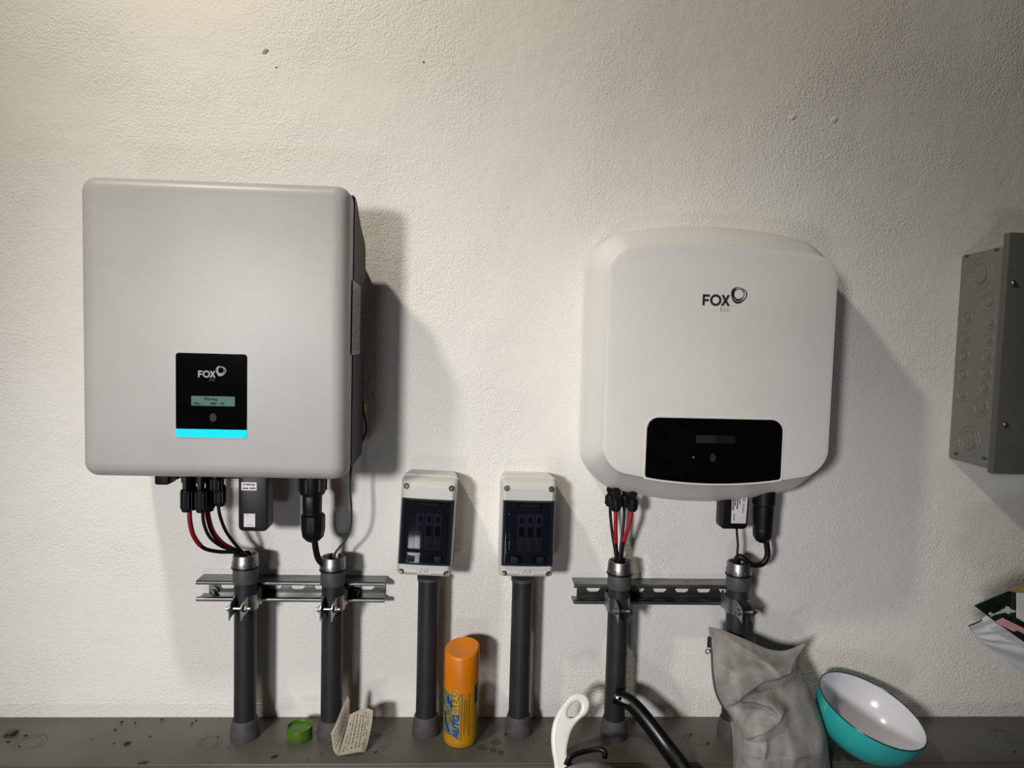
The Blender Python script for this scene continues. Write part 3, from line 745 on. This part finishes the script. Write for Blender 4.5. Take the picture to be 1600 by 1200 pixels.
# ------------------------------------------------------------------ grey panel at the right
t = empty('electrical_panel', (1.14, 0, 1.28), 'grey steel electrical panel with round knockouts at the right edge', 'panel box')
GX = .9765
b = bmesh.new()
pr = [(0, 1.2815), (.130, 1.2815), (.130, 1.7000), (0, 1.6940)]
loft([[Vector((GX, -d, z)) for d, z in pr], [Vector((1.32, -d, z)) for d, z in pr]], bm=b)
bmesh.ops.bevel(b, geom=b.edges[:], offset=.0015, segments=2, affect='EDGES')
body = obj('body', b, 'panel_grey', t)
b = box(.9715, 1.326, .118, .1335, 1.2740, 1.7215, .0018); cov = obj('cover', b, 'panel_cover', t)
for px, py in ((1584, 443), (1571, 664)):
    c = P(px, py, .134); b = lathe([(.0052, -.001), (.0052, .0012), (.0035, .0032), (.001, .0038)], c, (0, -1, 0), n=18)
    box(c.x - .0035, c.x + .0035, .1365, .1381, c.z - .0006, c.z + .0006, bm=b); obj('screw', b, 'bright', cov)
def on_side(px, py):
    r_ = CAM_M @ Vector(((px - 800) / 1100, -(py - 600) / 1100, -1)); q = CAM_P + r_ * (GX / r_.x); return -q.y, q.z
def knock(px, py, R, inner=True, disc=True):
    d, z = on_side(px, py); c = Vector((GX, -d, z))
    b = torus(c, R, .0016, (-1, 0, 0), n=28, m=6, squash=.7)
    if inner: torus(c, R * .66, .0014, (-1, 0, 0), n=26, m=6, squash=.7, bm=b)
    if disc: lathe([(R * .58, 0), (R * .58, .0012), (R * .50, .0018)], c, (-1, 0, 0), n=24, bm=b)
    obj('knockout', b, 'panel_grey', body)
d0_, z0_ = on_side(1533, 428)
knock(1532, 428, .031); knock(1514, 688, .030)
knock(1545, 471, .0175, False); knock(1533, 636, .0175, False)
for px, py in ((1512, 497), (1509, 527), (1507, 556), (1505, 586), (1503, 616)): knock(px, py, .0125, False)
for px, py in ((1547, 503), (1545, 530), (1543, 556), (1541, 581), (1539, 606)): knock(px, py, .0125, False)
for px, py in ((1511, 400), (1557, 390), (1494, 709), (1538, 716)):
    d, z = on_side(px, py); obj('slot', box(GX - .0006, GX + .002, d - .006, d + .006, z - .003, z + .003, .0005), 'box_dark', body)

# ------------------------------------------------------------------ spray can
cx, cd, cr = -.0125, .083, .0328
t = empty('spray_can', (cx, -cd, ZL), 'amber spray can with an orange slanted cap, standing between the breaker pipes', 'spray can')
obj('body', lathe([(.024, ZL), (.0305, ZL + .0015), (cr - .0004, ZL + .008), (cr, ZL + .011), (cr, .848), (cr - .001, .852)], (cx, -cd, 0), n=48), 'amber', t)
n = 48; rings = []
def capring(rad, zfun): return [Vector((cx + rad * math.cos(2 * PI * k / n), -cd + rad * math.sin(2 * PI * k / n), zfun(math.cos(2 * PI * k / n), math.sin(2 * PI * k / n)))) for k in range(n)]
top = lambda c, s, k=1.0: .9150 + .0065 * s * k + .0025 * c * k + .0020 * c * c * k
rings = [capring(cr + .0004, lambda c, s: .838 + .006 * abs(c) ** 2), capring(cr + .0006, lambda c, s: .87)]
rings += [capring(cr + .0004, lambda c, s: top(c, s) - .005), capring(cr - .0006, lambda c, s: top(c, s) - .0018), capring(cr - .003, lambda c, s: top(c, s)),
          capring(cr - .010, lambda c, s: top(c, s, .8) - .0020), capring(cr - .020, lambda c, s: top(c, s, .5) - .0045), capring(.003, lambda c, s: top(c, s, .1) - .0055)]
obj('cap', loft(rings), 'orange', t, smooth=50)
def on_can(a, z, e=0.0004): return Vector((cx + (cr + e) * math.sin(a), -cd - (cr + e) * math.cos(a), z))
def can_patch(a0, a1, z0, z1, m, name, parent, e=.0004, sl=0, label=None):
    return obj(name, grid(lambda u, v: on_can(a0 + (a1 - a0) * u, z0 + (z1 - z0) * v - sl * u, e), 16, 1), m, parent, label=label)
lab = can_patch(-1.5, -.05, .758, .838, 'can_label', 'label', t, label='silver-green label panel with AUTO CLEAN lettering')
def can_text(s, a, z, size, m, e=.0009, **kw):
    b = text_mesh(s, size, **kw)
    bmesh.ops.subdivide_edges(b, edges=b.edges[:], cuts=1)
    for v in b.verts: v.co = on_can(a - v.co.y / cr, z + v.co.x, e)
    obj('lettering', b, m, lab, smooth=0)
can_text('AUTO', -.10, .7530, .0165, 'blue', bold=.0006, shear=.2)
can_text('CLEAN', -.13, .7985, .0158, 'brown', e=.0007, bold=.0012)
can_text('CLEAN', -.13, .7985, .0158, 'gold', e=.0010, bold=.0001)
for a, z0_, z1_, m_ in ((-.80, .764, .772, 'blue'), (-.92, .768, .780, 'blue'), (-.70, .786, .793, 'brown'), (-.86, .797, .806, 'brown'), (-.66, .812, .826, 'blue'), (-.86, .818, .832, 'blue'), (-1.1, .775, .800, 'deep_green')):
    can_patch(a, a + .17, z0_, z1_, m_, 'print', lab, e=.0009, sl=.003)
b = bmesh.new()
for a, z0_, z1_ in ((.02, .750, .842), (.18, .760, .828), (.30, .775, .828), (.46, .758, .838)):
    merge(b, grid(lambda u, v: on_can(a + .055 * u, z0_ + (z1_ - z0_) * v, .0005), 2, 1))
obj('print', b, 'brown', t, smooth=0)
can_patch(.85, 1.45, .815, .850, 'deep_green', 'badge', t, e=.0006)

# ------------------------------------------------------------------ green cap
c = at_ledge(468, 1152); gx, gy = c.x, c.y + .0
t = empty('green_cap', (gx, gy, ZL), 'small round green plastic cap standing on the metal ledge between two pipes', 'cap')
b = lathe([(.0215, 0), (.0222, .002), (.0240, .021), (.0236, .0235), (.0222, .0235), (.0216, .0215), (.0212, .0190)], (gx, gy, ZL), n=40, cap1=True)
obj('body', b, 'green', t, smooth=45)
b = bmesh.new()
for k in range(28):
    a = 2 * PI * k / 28; q = Vector((gx + .0228 * math.cos(a), gy + .0228 * math.sin(a), 0)); box(q.x - .0006, q.x + .0006, -q.y - .0006, -q.y + .0006, ZL + .002, ZL + .018, bm=b)
o = obj('ribs', b, 'green', t, smooth=0); o['kind'] = 'stuff'

# ------------------------------------------------------------------ folded leaflet
t = empty('leaflet', P(552, 1175, .12), 'cream folded leaflet of small print propped against the second pipe', 'leaflet')
def coons(T, Bt, Lf, Rt):
    def ev(c, t):
        if t <= 0: return Vector(c[0])
        if t >= 1: return Vector(c[-1])
        f = t * (len(c) - 1); i = int(f); return Vector(c[i]).lerp(Vector(c[i + 1]), f - i)
    T, Bt, Lf, Rt = [spline(q, 10) for q in (T, Bt, Lf, Rt)]
    def f(u, v):
        a = ev(T, u).lerp(ev(Bt, u), v) + ev(Lf, v).lerp(ev(Rt, v), u)
        c = T[0].lerp(T[-1], u).lerp(Bt[0].lerp(Bt[-1], u), v)
        return a - c
    return f
fold_t, fold_b = P(546, 1117, .085), P(527, 1181, .133)
fr = coons([fold_t, P(555, 1112, .082), P(566, 1108, .082), P(575, 1107, .085), P(583, 1110, .092)],
           [fold_b, P(540, 1179, .138), P(555, 1176, .136), P(565, 1175, .132), P(571, 1176, .126)],
           [fold_t, P(540, 1140, .096), P(533, 1165, .118), fold_b], [P(583, 1110, .092), P(581, 1130, .100), P(576, 1155, .113), P(571, 1176, .126)])
obj('front_page', grid(fr, 16, 14, .0004), 'paper', t, smooth=60)
fl = coons([P(543, 1087, .083), P(546, 1094, .083), P(546, 1103, .084), fold_t], [P(517, 1146, .115), P(519, 1160, .122), P(521, 1172, .128), fold_b],
           [P(543, 1087, .083), P(535, 1104, .092), P(527, 1125, .104), P(517, 1146, .115)], [fold_t, P(539, 1141, .100), P(532, 1165, .121), fold_b])
obj('side_page', grid(fl, 10, 14, .0004), 'paper', t, smooth=60)
bk = coons([P(583, 1110, .092), P(578, 1112, .080), P(571, 1114, .072), P(566, 1117, .069)], [P(571, 1176, .126), P(566, 1179, .118), P(560, 1181, .115), P(552, 1182, .121)],
           [P(583, 1110, .092), P(581, 1130, .100), P(576, 1155, .113), P(571, 1176, .126)], [P(566, 1117, .069), P(562, 1135, .08), P(558, 1160, .105), P(552, 1182, .121)])
obj('back_page', grid(bk, 10, 14, .0004), 'paper', t, smooth=60)
b = bmesh.new()
for li_ in range(7):
    u = .12 + li_ * .11; v = .08 + (.05 if li_ % 3 == 0 else 0)
    while v < .86:
        l_ = random.uniform(.02, .07)
        if random.random() < .85:
            q = [fr(u, v), fr(u + .035, v), fr(u + .035, v + l_), fr(u, v + l_)]
            nrm = Vector((0, -.0009, .0004)); vs = [b.verts.new(p + nrm) for p in q]; b.faces.new(vs)
        v += l_ + .02
for li_ in range(4):
    u = .2 + li_ * .17; v = .2
    while v < .9:
        l_ = random.uniform(.03, .08); q = [fl(u, v), fl(u + .05, v), fl(u + .05, v + l_), fl(u, v + l_)]
        vs = [b.verts.new(p + Vector((0, -.0009, .0004))) for p in q]; b.faces.new(vs); v += l_ + .03
o = obj('print', b, 'ink', t, smooth=0); o['kind'] = 'stuff'

# ------------------------------------------------------------------ bench below the frame and what stands on it
ZB = .54
t = empty('work_bench', (.5, -.48, 0), 'wooden work bench standing in front of the wiring trough', 'bench')
obj('bench_top', box(-.2, 1.35, .175, .80, ZB - .035, ZB, .003), 'bench', t)
for x, d in ((-.16, .22), (1.31, .22), (-.16, .76), (1.31, .76)): obj('leg', box(x - .03, x + .03, d - .03, d + .03, 0, ZB - .035, .003), 'bench', t)

# white handled scoop: outline of the handle with its hanging hole, bent along its length
t = empty('white_ladle', P(885, 1200, .175), 'white plastic ladle with an oval hanging hole in its curved handle', 'ladle')
def dline(z): return .118 + (.86 - z) * .42
def PW(px, py):
    d = .14
    for _ in range(6): q = P(px, py, d); d = dline(q.z)
    return q
o0, ex_, ez_ = PW(885, 1140), Vector((1, 0, 0)), Vector((0, -.42, -1)).normalized() * -1
nrm = ex_.cross(ez_).normalized()
def pl2(q): v = PW(*q) - o0; return (v.dot(ex_), v.dot(ez_))
lp = spline([Vector((*pl2(q), 0)) for q in ((856, 1262), (863, 1225), (866, 1198), (862, 1172), (861, 1150), (864, 1130), (871, 1113), (882, 1097), (893, 1086), (905, 1082.5), (915, 1086), (921, 1095), (921, 1105),
                                          (916, 1116), (905, 1125), (895, 1138), (889, 1155), (886, 1175), (889, 1198), (890, 1225), (880, 1265))], 5)
h0, h1, h2 = pl2((897, 1109)), pl2((906, 1098)), pl2((891, 1102))
hole = [(h0[0] + (h1[0] - h0[0]) * math.cos(a) + (h2[0] - h0[0]) * math.sin(a), h0[1] + (h1[1] - h0[1]) * math.cos(a) + (h2[1] - h0[1]) * math.sin(a)) for a in (2 * PI * k / 24 for k in range(24))]
b = plate([[(p.x, p.y) for p in lp], hole], -.0065, .0065, .0055, res=4)
for v in b.verts: v.co = o0 + ex_ * v.co.x + ez_ * v.co.z - nrm * v.co.y
obj('handle', b, 'white', t, smooth=50)
q = PW(868, 1262)
obj('bowl', lathe([(.004, -.044), (.025, -.038), (.040, -.02), (.045, 0), (.043, 0), (.038, -.018), (.024, -.035), (.003, -.041)], (q.x - .028, q.y - .034, q.z - .004), n=32), 'white', t, smooth=60)

# black handled frying pan
tip = P(962, 1088, .104)
w = [tip, P(985, 1098, .112), P(1012, 1128, .130), P(1040, 1165, .155), P(1066, 1200, .185)]
end = w[-1] + (w[-1] - w[-2]) * 1.5; hz = end.z - ZB
w.append(end)
t = empty('frying_pan', (end.x + .03, end.y - .10, ZB), 'frying pan with a long glossy black handle leaning against a conduit pipe', 'pan')
b = tube([w[0] + (w[0] - w[1]).normalized() * .002] + w, lambda q: .0060 + .0075 * min(1, q * 14) + .0040 * q if q < .999 else .012, n=20, k=8, flat=.72)
obj('handle', b, 'black_gloss', t, smooth=60)
e1 = (w[1] - tip).normalized(); c = P(970, 1092, .116)
c2 = P(980, 1098, .121); nrm = Vector((-.25, -.9, .35)).normalized()
b = bmesh.new(); rings = []
side = e1.cross(nrm).normalized(); ctr = P(974, 1094, .1178)
for sc2, h in ((1.0, -.001), (1.0, .0016), (.8, .0022)):
    rings.append([ctr + e1 * .0145 * sc2 * math.cos(a) + side * .0048 * sc2 * math.sin(a) + nrm * h for a in (2 * PI * k / 24 for k in range(24))])
ins = obj('hanging_plate', loft(rings), 'bright', t, label='worn metal hanging plate with a hole')
c = ctr - e1 * .0068 + nrm * .0024
obj('hole', lathe([(.0034, -.001), (.0034, .0004)], c, nrm, n=16), 'gloss_black', ins, smooth=0)
pc = Vector((end.x + .055, end.y - .125, ZB))
obj('pan_body', lathe([(.10, 0), (.118, .012), (.13, hz), (.128, hz + .001), (.115, .015), (.098, .004)], pc, n=48), 'black', t, smooth=50)

# pot with a mauve-grey lid and a black loop handle
lc = P(927, 1226, .277)
t = empty('lidded_pot', (lc.x, lc.y, ZB), 'small pot with a mauve grey domed lid and a black loop handle', 'pot')
zl = P(923, 1184, .235).z
R_ = .062
obj('pot_body', lathe([(.050, ZB), (.058, ZB + .01), (.060, zl - .032)], (lc.x, lc.y, 0), n=40), 'black', t)
obj('lid', lathe([(.066, zl - .034), (.067, zl - .028), (.062, zl - .022), (.050, zl - .011), (.035, zl - .004), (.018, zl - .0005), (.003, zl)], (lc.x, lc.y, 0), n=40), 'lid', t, smooth=60)
obj('lid_rim', torus((lc.x, lc.y, zl - .028), .0672, .003, n=40), 'black_gloss', t)
w = [P(884, 1196, .215), P(891, 1183, .208), P(905, 1176, .204), P(922, 1172, .202), P(936, 1170, .203), P(945, 1175, .208), P(945, 1184, .216)]
obj('loop_handle', tube(w, .0048, n=12), 'black_gloss', t, smooth=60)

# ------------------------------------------------------------------ grey cloth pouch
t = empty('cloth_pouch', (.56, -.19, ZB), 'grey silky zipped cloth pouch slumped against the right conduit pipe', 'pouch')
def dP(z): return .100 + (.975 - z) * .30
def PB(px, py):
    d = .13
    for _ in range(8): q = P(px, py, d); d = dP(q.z)
    return q
Tt = [PB(*q) for q in ((1107, 979), (1125, 983), (1148, 992), (1172, 1002), (1197, 1013), (1222, 1017), (1243, 1011), (1263, 1002))]
Ll = [PB(*q) for q in ((1107, 979), (1110, 1018), (1111, 1045), (1115, 1075), (1124, 1098), (1138, 1118), (1144, 1145), (1146, 1200), (1148, 1310))]
Rr_ = [PB(*q) for q in ((1263, 1002), (1250, 1022), (1246, 1034), (1256, 1056), (1268, 1084), (1280, 1115), (1289, 1150), (1297, 1200), (1310, 1310))]
Bb = [PB(*q) for q in ((1148, 1310), (1200, 1312), (1260, 1312), (1310, 1310))]
base = coons(Tt, Bb, Ll, Rr_)
def seg_dist(p, a, c):
    ab = (c[0] - a[0], c[1] - a[1]); tt = max(0, min(1, ((p[0] - a[0]) * ab[0] + (p[1] - a[1]) * ab[1]) / (ab[0] ** 2 + ab[1] ** 2)))
    q = (a[0] + ab[0] * tt, a[1] + ab[1] * tt); s = (p[0] - q[0]) * ab[1] - (p[1] - q[1]) * ab[0]
    return math.hypot(p[0] - q[0], p[1] - q[1]), (1 if s > 0 else -1), tt
def xz(px, py): q = PB(px, py); return (q.x, q.z)
folds = [  # polyline, height, width, asymmetry
    ([xz(*q) for q in ((1258, 1010), (1235, 1034), (1205, 1043), (1180, 1046), (1150, 1062), (1128, 1078))], .0150, .017),
    ([xz(*q) for q in ((1128, 985), (1160, 1008), (1190, 1022), (1204, 1036))], .0110, .016),
    ([xz(*q) for q in ((1122, 1098), (1142, 1078), (1165, 1076), (1190, 1083), (1202, 1094), (1195, 1106))], .0120, .012),
    ([xz(*q) for q in ((1202, 1096), (1188, 1110), (1165, 1122), (1150, 1136), (1148, 1165))], .0130, .012),
    ([xz(*q) for q in ((1133, 1112), (1150, 1126), (1153, 1150), (1156, 1175), (1172, 1200))], .0080, .010),
    ([xz(*q) for q in ((1180, 1130), (1178, 1165), (1184, 1200))], .0050, .012),
    ([xz(*q) for q in ((1215, 1120), (1222, 1160), (1220, 1205))], .0030, .020),
    ([xz(*q) for q in ((1262, 1085), (1272, 1130), (1270, 1180))], .0030, .018),
    ([xz(*q) for q in ((1118, 1035), (1140, 1040), (1165, 1032))], .0028, .013),
]
def fold_h(p):
    h = 0
    for pl, hh, ww in folds:
        best = None; n_ = len(pl) - 1
        for i in range(n_):
            dd, sg, tt = seg_dist(p, pl[i], pl[i + 1]); 
            qz = pl[i][1] + (pl[i + 1][1] - pl[i][1]) * tt
            if best is None or dd < best[0]: best = (dd, sg, (i + tt) / n_, p[1] < qz)
        e = math.sin(PI * min(1, max(0, .12 + .76 * best[2])))
        ww_ = ww * (.45 if best[3] else 1.15)
        h += 1.55 * hh * e * math.exp(-(best[0] / ww_) ** 2)
    return h
def front(u, v):
    q = base(u, v); e = (1 - (2 * u - 1) ** 4); ev = min(1, v * 5); bot = min(1, (1 - v) * 4)
    puff = (.010 + .040 * min(1, v * 1.4)) * math.sqrt(max(0, 1 - (2 * u - 1) ** 2)) * math.sqrt(ev) * math.sqrt(bot)
    w_ = fold_h((q.x, q.z)) * min(1, 5 * u) * min(1, 5 * (1 - u)) * min(1, v * 14) * bot
    rip = 0
    return q + Vector((0, -(puff + w_ + rip), 0))
def back(u, v):
    q = base(u, v); return q + Vector((0, .012 * math.sqrt(max(0, 1 - (2 * u - 1) ** 2)) * min(1, v * 5) * min(1, (1 - v) * 4), 0))
b = grid(front, 120, 150); b2 = grid(lambda u, v: back(1 - u, v), 40, 60); merge(b, b2)
bmesh.ops.recalc_face_normals(b, faces=b.faces[:])
obj('pouch_body', b, 'cloth', t, smooth=80)
zp = [front(.012, q / 14) + Vector((-.0006, -.0008, 0)) for q in range(1, 10)]
zpr = obj('zipper', tube(zp, .0016, n=8), 'zip', t)
c = PB(1107.5, 1003); obj('zipper_slider', box(c.x - .003, c.x + .003, dP(c.z) - .002, dP(c.z) + .004, c.z - .010, c.z + .010, .0012), 'zip', t)
c = PB(1105.5, 1017); obj('zipper_pull', torus((c.x, -dP(c.z) - .002, c.z), .0042, .0010, (0, 1, 0), n=18, m=6), 'zip', t)

# ------------------------------------------------------------------ turquoise bowl
BOWL_D = .140
ctr = P(1362.5, 1107, BOWL_D)
view = (CAM_P - ctr).normalized()
n_img = (P(1362.5 + 47, 1107 - 88, BOWL_D) - ctr); n_img = (n_img - view * n_img.dot(view)).normalized()
ax = (view * .46 + n_img * .888).normalized()
Rb = .1005
t = empty('enamel_bowl', (ctr.x, ctr.y, ZL), 'turquoise bowl with a white inside, tipped against the grey pouch', 'bowl')
prof_o = [(.030, -.082), (.032, -.084), (.040, -.083), (.055, -.078), (.072, -.068), (.085, -.054), (.094, -.036), (.099, -.016), (.1005, -.001)]
prof_i = [(.0985, -.001), (.0965, -.016), (.091, -.036), (.082, -.053), (.069, -.066), (.053, -.0755), (.030, -.079), (.002, -.080)]
prof_o = [(r_ * .978, h_ * .978) for r_, h_ in prof_o]; prof_i = [(r_ * .978, h_ * .978) for r_, h_ in prof_i]
obj('outside', lathe([(.002, -.0797)] + prof_o, ctr, ax, n=64, cap1=False), 'teal', t, smooth=60)
obj('inside', lathe(prof_i, ctr, ax, n=64, cap0=False), 'milk', t, smooth=60)
obj('rim', torus(ctr - ax * .0008, .0973, .0014, ax, n=64, m=8), 'rim', t)

# ------------------------------------------------------------------ bags at the right edge
cr_ = empty('storage_crate', (1.22, -.32, ZB), 'black plastic crate standing on the bench under the bags at the right edge', 'crate')
b = box(1.105, 1.335, .19, .46, ZB, .900, .006)
obj('body', b, 'crate', cr_); obj('rim', box(1.10, 1.34, .185, .465, .888, .906, .004), 'crate', cr_)
t = empty('plastic_bag', P(1570, 1010, .24), 'white plastic bag end poking out at the right edge of the picture', 'bag')
Lb = coons([P(1514, 977, .25), P(1560, 955, .255), P(1620, 950, .26), P(1690, 965, .265), P(1770, 985, .27)], [P(1536, 1008, .25), P(1568, 1030, .25), P(1600, 1053, .25), P(1640, 1080, .25), P(1690, 1105, .25)],
           [P(1514, 977, .25), P(1522, 987, .25), P(1529, 998, .25), P(1536, 1008, .25)], [P(1770, 985, .27), P(1760, 1020, .26), P(1730, 1070, .26), P(1690, 1105, .25)])
def bagf(u, v):
    q = Lb(u, v); h = .012 * math.sin(PI * min(1, u * 1.0 + .02)) * math.sin(PI * v) + .004 * math.sin(17 * v + 6 * u) * math.sin(PI * v) * min(1, u * 6)
    s_ = (v - .62 + .25 * u); h += .007 * math.exp(-(s_ / .06) ** 2) * min(1, u * 8) - .006 * math.exp(-((v - .48 + .22 * u) / .05) ** 2) * min(1, u * 8)
    return q + Vector((0, -h, 0))
b = grid(bagf, 40, 30); merge(b, grid(lambda u, v: Lb(1 - u, v) + Vector((0, .012 * math.sin(PI * v), 0)), 10, 10)); bmesh.ops.recalc_face_normals(b, faces=b.faces[:])
bg = obj('film', b, 'film', t, smooth=70)
b = tube([P(1513, 978, .252), P(1522, 975, .2535), P(1530, 971, .2545), P(1534, 968, .255)], .0012, n=6); obj('sealed_edge', b, 'zip', t)

t = empty('printed_packet', P(1570, 950, .27), 'dark green printed packet showing a white animal and striped flag at right edge', 'packet')
dq = .275
def quad(pts, d, th, m, name, parent, lab=None):
    ps = [P(px, py, d) for px, py in pts]
    b = loft([[p + Vector((0, th, 0)) for p in ps], [p + Vector((0, 0, 0)) for p in ps]])
    return obj(name, b, m, parent, smooth=0, label=lab)
pk = quad([(1523, 947), (1550, 935), (1577, 924), (1760, 960), (1760, 1090), (1640, 1032), (1600, 1003), (1556, 972)], dq, .0025, 'grass', 'packet', t)
quad([(1544, 959), (1547, 956), (1553, 959), (1562, 955), (1566, 952), (1570, 951), (1572, 947), (1576, 948), (1580, 952), (1589, 955), (1585, 957), (1580, 957), (1576, 960), (1570, 957), (1562, 959), (1554, 961), (1549, 964)], dq + .0004, .0003, 'animal', 'animal_picture', pk)
# flag: stripes
f0, f1, f2, f3 = (1567, 965), (1553, 972), (1612, 1002), (1622, 992)
def fp(u, v):
    a = (f0[0] + (f3[0] - f0[0]) * u, f0[1] + (f3[1] - f0[1]) * u); c = (f1[0] + (f2[0] - f1[0]) * u, f1[1] + (f2[1] - f1[1]) * u)
    return (a[0] + (c[0] - a[0]) * v, a[1] + (c[1] - a[1]) * v)
for k in range(9):
    v0, v1 = k / 9, (k + 1) / 9
    quad([fp(0, v0), fp(1, v0), fp(1, v1), fp(0, v1)], dq + .0004, .0003, 'flag_red' if k % 2 == 0 else 'flag_white', 'flag_stripe', pk)
quad([(1583, 988), (1590, 985), (1640, 1013), (1640, 1026)], dq + .0009, .0003, 'navy', 'flag_canton', pk)
t = empty('paper_sheet', P(1595, 950, .285), 'pale sheet of paper lying over the printed packet at the right edge', 'paper')
quad([(1590, 927), (1740, 930), (1740, 1010), (1600, 972), (1590, 966)], dq + .006, .003, 'film', 'sheet', t)
t = empty('tan_packet', P(1595, 920, .27), 'tan paper packet peeking out above the pale sheet at right', 'packet')
quad([(1579, 923), (1590, 918), (1730, 900), (1730, 935), (1597, 935), (1588, 930)], dq - .002, .005, 'tan', 'sleeve', t)
